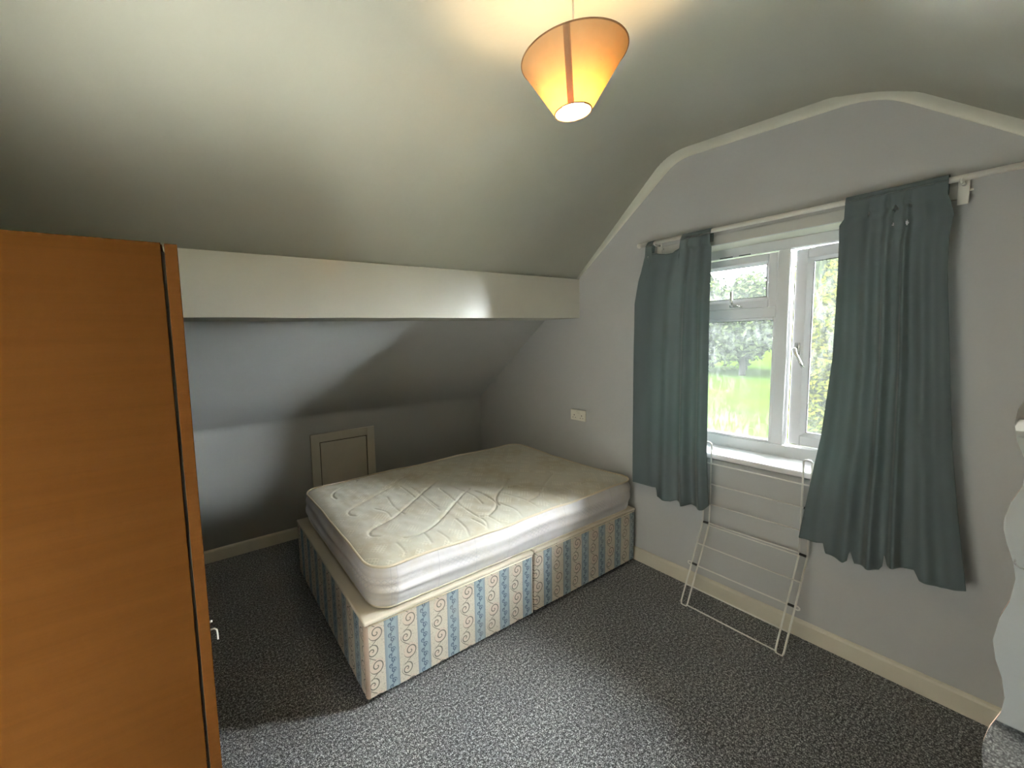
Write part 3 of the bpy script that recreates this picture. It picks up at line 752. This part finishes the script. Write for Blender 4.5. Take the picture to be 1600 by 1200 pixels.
def rrect(r, n, x0, x1, y0, y1, inset):
    """closed outline points of a rounded rectangle, evenly parametrised per side"""
    out = []; r = max(0.002, r - inset); x0 += inset; x1 -= inset; y0 += inset; y1 -= inset
    nl, ns, nc = 96, 60, 12
    def side(p, q, m_): return [(lerp(p[0], q[0], i / m_), lerp(p[1], q[1], i / m_)) for i in range(m_)]
    def corner(cx, cy, a0): return [(cx + r * cos(a0 + pi / 2 * i / nc), cy + r * sin(a0 + pi / 2 * i / nc)) for i in range(nc)]
    out += side((x0 + r, y0), (x1 - r, y0), nl) + corner(x1 - r, y0 + r, -pi / 2)
    out += side((x1, y0 + r), (x1, y1 - r), ns) + corner(x1 - r, y1 - r, 0)
    out += side((x1 - r, y1), (x0 + r, y1), nl) + corner(x0 + r, y1 - r, pi / 2)
    out += side((x0, y1 - r), (x0, y0 + r), ns) + corner(x0 + r, y0 + r, pi)
    return out
CR = 0.125
def edge_wave(x, y): return 0.016 * mnoise.noise(Vector((x * 2.3, y * 2.3, 1.3))) + 0.004 * mnoise.noise(Vector((x * 7, y * 7, 4)))
# border
bm = bm_new(); uvl = bm.loops.layers.uv.new('UVMap'); prev = None; per = None
rows = 22; ringsM = []
base = rrect(CR, 0, MX0, MX1, MY0, MY1, 0)
Ls = [0]
for a_, b2 in zip(base, base[1:] + base[:1]): Ls.append(Ls[-1] + hypot(b2[0] - a_[0], b2[1] - a_[1]))
for j in range(rows + 1):
    t = j / rows; ring = []
    bul = sin(pi * min(1, max(0, t))) ** 0.6
    ins = 0.022 * (1 - bul) + 0.010 * (1 - t)
    pts = rrect(CR, 0, MX0, MX1, MY0, MY1, ins)
    for i, (x, y) in enumerate(pts):
        s_ = Ls[i]; k_ = 0.0085 * sin(pi * t) * mnoise.noise(Vector((s_ * 1.6, t * 5.5, 0.7))) + 0.0050 * sin(pi * t) * sin(t * 19 + 2.2 * mnoise.noise(Vector((s_ * 1.2, 0, 5))) )
        bx0, by0_ = base[i]; cxm, cym = (MX0 + MX1) / 2, (MY0 + MY1) / 2
        # crinkles radiate from the near corner
        cd = hypot(x - (MX0 + .04), y - (MY0 + .04))
        if cd < .35: k_ += 0.006 * (1 - cd / .35) * sin(pi * t) * sin(t * 34 + 3 * s_)
        dn = Vector((x - min(max(x, MX0 + CR), MX1 - CR), y - min(max(y, MY0 + CR), MY1 - CR)))
        dn = dn.normalized() if dn.length > 1e-6 else Vector((0, 0))
        z = lerp(MZ0, MZ1 + edge_wave(x, y), t)
        ring.append(bm.verts.new((x + dn.x * k_, y + dn.y * k_, z)))
    ringsM.append(ring)
for j in range(rows):
    A, B = ringsM[j], ringsM[j + 1]; n_ = len(A)
    for i in range(n_):
        f = bm.faces.new((A[i], A[(i + 1) % n_], B[(i + 1) % n_], B[i])); f.smooth = True
        for l, (uu, vv) in zip(f.loops, ((Ls[i], j), (Ls[i + 1], j), (Ls[i + 1], j + 1), (Ls[i], j + 1))): l[uvl].uv = (uu, vv / rows * .19)
bm.faces.new(list(reversed(ringsM[0])))
emit('mattress_border', bm, M['tick_side'], mat_root, recalc=True)
# top panel: polar-free grid clipped to the rounded outline
bm = bm_new(); uvl = bm.loops.layers.uv.new('UVMap')
NX, NY = 520, 330; G = [[None] * (NY + 1) for _ in range(NX + 1)]
def squish(a_, b2):  # map unit square to rounded rectangle
    x = lerp(MX0 + .02, MX1 - .02, a_); y = lerp(MY0 + .02, MY1 - .02, b2); r = CR - .02
    cx = min(max(x, MX0 + .02 + r), MX1 - .02 - r); cy = min(max(y, MY0 + .02 + r), MY1 - .02 - r)
    dx, dy = x - cx, y - cy
    if dx and dy:
        m_ = max(abs(dx), abs(dy)); h_ = hypot(dx, dy); k_ = m_ / h_; dx *= k_; dy *= k_
        x, y = cx + dx, cy + dy
    return x, y
for i in range(NX + 1):
    for j in range(NY + 1):
        x, y = squish(i / NX, j / NY)
        e = min(x - MX0 - .02, MX1 - .02 - x, y - MY0 - .02, MY1 - .02 - y)
        cx = min(max(x, MX0 + CR), MX1 - CR); cy = min(max(y, MY0 + CR), MY1 - CR)
        if (x != cx) and (y != cy): e = min(e, CR - .02 - hypot(x - cx, y - cy))
        e = max(0, e); crown = 1 - math.exp(-e / 0.035)
        z = MZ1 + edge_wave(x, y) * (1 - crown * .4) + 0.020 * crown
        z -= 0.0058 * groove(x, y) * crown
        z += crown * (0.0035 * mnoise.noise(Vector((x * 7 + y * 3, y * 5, 2))) + 0.0022 * mnoise.noise(Vector((x * 22, y * 13, 6))))
        G[i][j] = bm.verts.new((x, y, z))
for i in range(NX):
    for j in range(NY):
        f = bm.faces.new((G[i][j], G[i + 1][j], G[i + 1][j + 1], G[i][j + 1])); f.smooth = True
        for l in f.loops: l[uvl].uv = (l.vert.co.x, l.vert.co.y)
emit('mattress_top', bm, M['tick_top'], mat_root, recalc=False)
for nm_z, ins, rr in ((1.0, 0.016, 0.0055), (0.0, 0.026, 0.0045)):
    bm = bm_new(); pts = rrect(CR, 0, MX0, MX1, MY0, MY1, ins)
    tube(bm, [(x, y, (MZ1 + edge_wave(x, y) + .003) if nm_z else MZ0 + .006) for x, y in pts], rr, 8, closed=True)
    emit('piping', bm, M['piping'], mat_root)

# ------------------------------------------------------------ wardrobe
WDX, WDY0, WDY1, WDZ = 0.003, 1.196, 1.93, 1.780
wd = empty('wardrobe', (-0.3, 1.56, 0), label='tall teak-brown veneered wardrobe standing by the camera, end panel facing', cat='wardrobe')
wd['label'] = 'tall teak-brown veneered wardrobe in front of the boxed beam, its end panel facing'
bx('end_panel', (-0.60, -0.0310, WDY0, WDY0 + .018, 0.0, WDZ), M['wood'], wd, 0.0012)
bx('end_panel', (-0.60, -0.0285, WDY1 - .018, WDY1, 0.0, WDZ), M['wood'], wd, 0.0012)
bx('top_panel', (-0.60, -0.0285, WDY0 + .018, WDY1 - .018, WDZ - .020, WDZ - .001), M['wood'], wd)
bx('back_panel', (-0.606, -0.60, WDY0, WDY1, 0.03, WDZ - .01), M['wood'], wd)
bx('plinth', (-0.58, -0.05, WDY0 + .018, WDY1 - .018, 0.0, 0.07), M['wood'], wd)
bx('shelf', (-0.59, -0.04, WDY0 + .018, WDY1 - .018, 1.45, 1.468), M['wood'], wd)
# near-black strip painting the shade in the gap between carcass and door
bx('door_gap_shade', (-0.0305, -0.0245, WDY0 + .006, WDY1 - .004, 0.05, WDZ - .020), M['dark'], wd)
for y0, y1, hy in ((WDY0 + .001, 1.562, 1.53), (1.566, WDY1 - .001, 1.60)):
    d = bx('wardrobe_door', (-0.0240, WDX, y0, y1, 0.045, WDZ - .001), M['wood_edge'], wd, 0.0018)
    if y0 > 1.3: continue
    bm = bm_new(); ypos = y0 + .012
    if y0 < 1.3:
        zc = 0.765
        tube(bm, [(WDX, ypos, zc + .022), (WDX + .006, ypos, zc + .023)], .003, 8)
        tube(bm, [(WDX, ypos, zc), (WDX + .009, ypos, zc), (WDX + .015, ypos, zc - .006), (WDX + .016, ypos, zc - .018), (WDX + .016, ypos, zc - .034)], .0022, 8)
    o = emit('door_hook' if y0 < 1.3 else 'door_handle', bm, M['wire'], d)

# ------------------------------------------------------------ access hatch on the knee wall
ha = empty('access_hatch', (1.05, KY, 0.55), label='small cream panelled access hatch low on the knee wall behind the bed', cat='hatch')
hy0, hy1, hz0, hz1 = 0.785, 1.322, 0.27, 0.800
bm = bm_new(); w_ = .068
for d in ((hy0, hy0 + w_, hz0, hz1), (hy1 - w_, hy1, hz0, hz1), (hy0 + w_, hy1 - w_, hz1 - w_, hz1), (hy0 + w_, hy1 - w_, hz0, hz0 + w_)):
    box(bm, d[0], d[1], KY - .016, KY + .002, d[2], d[3], 0.0015)
emit('hatch_frame', bm, M['hatch'], ha)
bm = bm_new(); box(bm, hy0 + w_ - .004, hy1 - w_ + .004, KY - .003, KY + .003, hz0 + w_ - .004, hz1 - w_ + .004); emit('gap', bm, M['dark'], ha)
bx('hatch_panel', (hy0 + w_ + .007, hy1 - w_ - .007, KY - .012, KY - .002, hz0 + w_ + .007, hz1 - w_ - .007), M['hatch'], ha, 0.002)

# ------------------------------------------------------------ double socket
so = empty('double_socket', (WX, 1.996, 0.919), label='white double wall socket beside the dark curtain above the mattress', cat='socket')
sy0, sy1, sz0, sz1 = 1.929, 2.064, 0.879, 0.960
bx('face_plate', (WX - .010, WX, sy0, sy1, sz0, sz1), M['socket'], so, 0.003, 3)
for yc in (1.963, 2.030):
    bm = bm_new()
    box(bm, WX - .0108, WX - .0095, yc - .003, yc + .003, .914, .923); box(bm, WX - .0108, WX - .0095, yc - .015, yc - .008, .898, .902); box(bm, WX - .0108, WX - .0095, yc + .008, yc + .015, .898, .902)
    emit('pin_slots', bm, M['gasket'], so)
for yc in (1.988, 2.005):
    bm = bm_new(); box(bm, WX - .014, WX - .009, yc - .006, yc + .006, .930, .950, 0.0015); emit('rocker_switch', bm, M['socket'], so)

# ------------------------------------------------------------ pendant lamp
LXc, LYc = 0.971, 0.800; ZT, ZB, RT, RB = 2.295, 2.151, 0.140, 0.049
lamp = empty('pendant_lamp', (LXc, LYc, 2.53), label='cream cone-shaped pendant lamp glowing orange, hanging from the ceiling', cat='pendant lamp')
bm = bm_new(); n = 96
for k in range(n):
    pass
rings = []
for j in range(13):
    t = j / 12; r = lerp(RT, RB, t); z = lerp(ZT, ZB, t)
    rings.append([bm.verts.new((LXc + r * cos(2 * pi * k / n), LYc + r * sin(2 * pi * k / n), z)) for k in range(n)])
for A, B in zip(rings, rings[1:]):
    for k in range(n): f = bm.faces.new((A[k], A[(k + 1) % n], B[(k + 1) % n], B[k])); f.smooth = True
emit('lamp_shade', bm, M['shade'], lamp)
az = radians(213)
bm = bm_new(); ca = [az - .058, az + .058]
q = []
for t in (0, 1):
    r = lerp(RT, RB, t) + .0009; z = lerp(ZT, ZB, t); hw = .0085 / r
    q.append([bm.verts.new((LXc + r * cos(az + hw * s), LYc + r * sin(az + hw * s), z)) for s in (-1, -.33, .33, 1)])
for i in range(3): bm.faces.new((q[0][i], q[0][i + 1], q[1][i + 1], q[1][i]))
emit('shade_seam', bm, M['shade_seam'], lamp)
for r, z, rr in ((RT, ZT, .0020), (RB, ZB, .0018)):
    bm = bm_new(); tube(bm, [(LXc + r * cos(2 * pi * k / n), LYc + r * sin(2 * pi * k / n), z) for k in range(n)], rr, 8, closed=True)
    emit('shade_rim', bm, M['shade_rim'], lamp)
bm = bm_new(); tube(bm, [(LXc, LYc, 2.50), (LXc, LYc, 2.262)], .0028, 10); emit('cord', bm, M['rod'], lamp)
bm = bm_new(); tube(bm, [(LXc, LYc, 2.530), (LXc, LYc, 2.512), (LXc, LYc, 2.502)], [.042, .040, .014], 28); emit('ceiling_rose', bm, M['socket'], lamp)
bm = bm_new(); tube(bm, [(LXc, LYc, 2.270), (LXc, LYc, 2.262), (LXc, LYc, 2.225), (LXc, LYc, 2.222)], [.008, .016, .018, .015], 20)
emit('bulb_holder', bm, M['socket'], lamp)
bm = bm_new()
for k in range(3):
    a0 = 2 * pi * k / 3 + .4; r = lerp(RT, RB, (ZT - 2.232) / (ZT - ZB))
    tube(bm, [(LXc + .016 * cos(a0), LYc + .016 * sin(a0), 2.232), (LXc + r * cos(a0), LYc + r * sin(a0), 2.232)], .0014, 6)
emit('shade_spider', bm, M['chrome'], lamp)
bm = bm_new(); pr_ = [(2.223, .013), (2.215, .014), (2.205, .022), (2.192, .029), (2.178, .031), (2.165, .027), (2.156, .018), (2.152, .006)]
tube(bm, [(LXc, LYc, z) for z, r in pr_], [r for z, r in pr_], 24); emit('bulb', bm, M['bulb'], lamp)

# ------------------------------------------------------------ wavy-edged mirror standing near the camera
mx = 1.10
edge = [(1.427,.034),(1.404,.042),(1.382,.0435),(1.357,.040),(1.335,.033),(1.317,.031),(1.293,.032),(1.267,.040),(1.241,.0445),(1.227,.0445),(1.204,.040),(1.178,.033),(1.155,.030),(1.118,.033),(1.089,.040),(1.051,.044),(1.022,.040),(0.997,.033),(0.968,.029),(0.94,.031),(0.907,.040),(0.881,.044),(0.859,.044),(0.841,.041)]
pts = [(y * mx, 1.53 - (1.53 - z) * mx) for z, y in edge]
z = pts[-1][1]; zz = z
ph0 = 0.35
while zz > 0.06:
    zz -= 0.022; k_ = (z - zz) / 0.19 * 2 * pi
    pts.append((0.0405 + 0.0085 * cos(k_ + ph0), zz))
outl = [(-0.02, 1.505), (0.012, 1.475), (0.026, 1.443)] + pts + [(0.02, 0.012), (-0.03, 0.0)]
cy = -0.23
full = outl + [(2 * cy - y, z_) for y, z_ in reversed(outl)]
def plate(bm, poly, x0, x1):
    a_ = [bm.verts.new((x0, y, z_)) for y, z_ in poly]; b2 = [bm.verts.new((x1, y, z_)) for y, z_ in poly]
    bm.faces.new(a_); bm.faces.new(list(reversed(b2)))
    for i in range(len(poly)):
        j = (i + 1) % len(poly); bm.faces.new((a_[i], b2[i], b2[j], a_[j]))
mir = empty('mirror', (mx, cy, 0), label='tall wavy-edged mirror at the edge of the picture reflecting a white cupboard', cat='mirror')
bm = bm_new(); plate(bm, full, mx, mx + .004); emit('mirror_glass', bm, M['mirror'], mir)
bm = bm_new(); plate(bm, full, mx + .0041, mx + .012); emit('backing_board', bm, M['plug'], mir)
bm = bm_new(); box(bm, 0, .012, cy - .03, cy + .03, 0, 1.16)
for v in bm.verts:
    k_ = v.co.z; v.co.x += mx + .0125 + (1.16 - k_) * .26
emit('easel_leg', bm, M['plug'], mir)

# white cupboard behind the camera, seen only in the mirror
cb = empty('cupboard', (-.48, -.30, 0), label='low white painted cupboard on the carpet, seen reflected in the wavy mirror', cat='cupboard')
CF = -0.318
bx('cabinet_body', (LX + .02, CF - .018, -.74, .112, 0, 1.118), M['white_furn'], cb, .003)
bx('cabinet_top', (LX + .018, CF + .006, -.75, .113, 1.118, 1.136), M['white_furn'], cb, .003)
for y0, y1, hy in ((-.738, -.316, -.36), (-.312, .111, .063)):
    d = bx('cabinet_door', (CF - .0175, CF, y0, y1, .012, 1.112), M['white_furn'], cb, .002)
    bm = bm_new(); tube(bm, arc((CF + .016, hy, .655), .018, pi, 2 * pi, 10, (0, 1, 0), (0, 0, 1)), .0028, 8)
    for s in (-.018, .018): tube(bm, [(CF, hy + s, .655), (CF + .016, hy + s, .655)], .003, 8)
    emit('door_handle', bm, M['chrome'], d)

# ------------------------------------------------------------ outdoors, one storey down
GZ = -2.7
bm = bm_new(); bmesh.ops.create_grid(bm, x_segments=60, y_segments=60, size=70, matrix=Matrix.Translation((73, 10, GZ)))
tag(emit('lawn', bm, M['grass'], at=(73, 10, GZ)), 'bright green mown lawn stretching away outside the window', 'lawn', kind='stuff')
def tree(name, x, y, h, r, z0, mat, label, cat, nleaf, ls, droop=0.0, group=None, flowers=0):
    rg = random.Random(int(x * 31 + y * 17)); gz = GZ + .01
    root = empty(name, (x, y, gz), label=label, cat=cat, group=group)
    bm = bm_new(); tube(bm, [(x, y, gz), (x + .05 * h * .1, y, gz + h * .35), (x, y + .02 * h, gz + h * .7)], [h * .03, h * .022, h * .008], 8)
    for k in range(6):
        a0 = k * 1.05; z1 = gz + h * (.3 + .06 * k)
        tube(bm, [(x, y, z1), (x + r * .5 * cos(a0), y + r * .5 * sin(a0), z1 + h * .14)], [h * .012, h * .004], 5)
    emit('trunk', bm, M['bark'], root)
    bm = bm_new(); cl = [(rg.uniform(-1, 1), rg.uniform(-1, 1), rg.uniform(-1, 1)) for _ in range(90)]
    cl = [Vector(c_) for c_ in cl if Vector(c_).length < 1.05]
    zc, rz = gz + lerp(z0, h, .5), (h - z0) / 2
    for _ in range(nleaf):
        c_ = rg.choice(cl); d = Vector((rg.gauss(0, 1), rg.gauss(0, 1), rg.gauss(0, 1))).normalized() * rg.uniform(.25, .42)
        p = c_ * .72 + d; p = Vector((x + p.x * r, y + p.y * r, zc + p.z * rz - droop * rg.random() ** 2))
        if p.z < gz: p.z = gz + rg.random() * .3
        a_ = Vector((rg.gauss(0, 1), rg.gauss(0, 1), rg.gauss(0, .6))).normalized() * ls
        if droop: a_ = Vector((a_.x * .3, a_.y * .3, -ls * 1.5))
        b2 = Vector((rg.gauss(0, 1), rg.gauss(0, 1), rg.gauss(0, 1))); b2 = (b2 - a_ * (b2.dot(a_) / a_.dot(a_))).normalized() * ls * .45
        bm.faces.new([bm.verts.new(p - a_), bm.verts.new(p - b2), bm.verts.new(p + a_), bm.verts.new(p + b2)])
    emit('foliage', bm, mat, root, recalc=False)
    if flowers:
        bm = bm_new()
        for _ in range(flowers):
            p = Vector((x + rg.uniform(-.9, .9) * r, y + rg.uniform(-.9, .9) * r, gz + h * rg.uniform(.55, 1.0)))
            bmesh.ops.create_icosphere(bm, subdivisions=1, radius=.07, matrix=Matrix.Translation(p))
        emit('blossom', bm, M['flower'], root)
    return root
FAR = 'trees along the far side of the lawn'
fl = 'pale leafy tree in the row across the far side of the lawn'
for i, (x, y, h, r) in enumerate([(43.5, 25.4, 9.2, 2.7), (44.5, 20.9, 9.7, 2.7), (43, 16.4, 9.0, 2.7), (45, 11.9, 10.0, 2.7), (44, 30, 9.6, 2.7), (45.5, 7.4, 10.2, 2.7), (50, 23.2, 10.2, 2.7), (49.5, 18.7, 9.9, 2.7), (50.5, 27.8, 10.4, 2.7), (50, 14.1, 10.4, 2.7)]):
    tree('tree', x, y, h, r, .3, M['leaf_pale'] if i % 2 == 0 else M['leaf_green'], fl, 'tree', 6500, .30, group=FAR)
tree('garden_tree', 24.0, 5.3, 10.5, 1.9, .8, M['leaf_pale'], 'tall pale tree seen through the upper half of the half-open casement', 'tree', 9000, .15, .8)
tree('flowering_shrub', 9.0, 1.85, 2.55, .55, .1, M['leaf_green'], 'low green bush with orange blossom below the open casement', 'bush', 5000, .05, flowers=14)
tree('tall_shrub', 14.5, 3.35, 6.2, 1.05, .1, M['leaf_yellow'], 'yellow-green shrub seen through the gap beside the open casement', 'bush', 12000, .085)
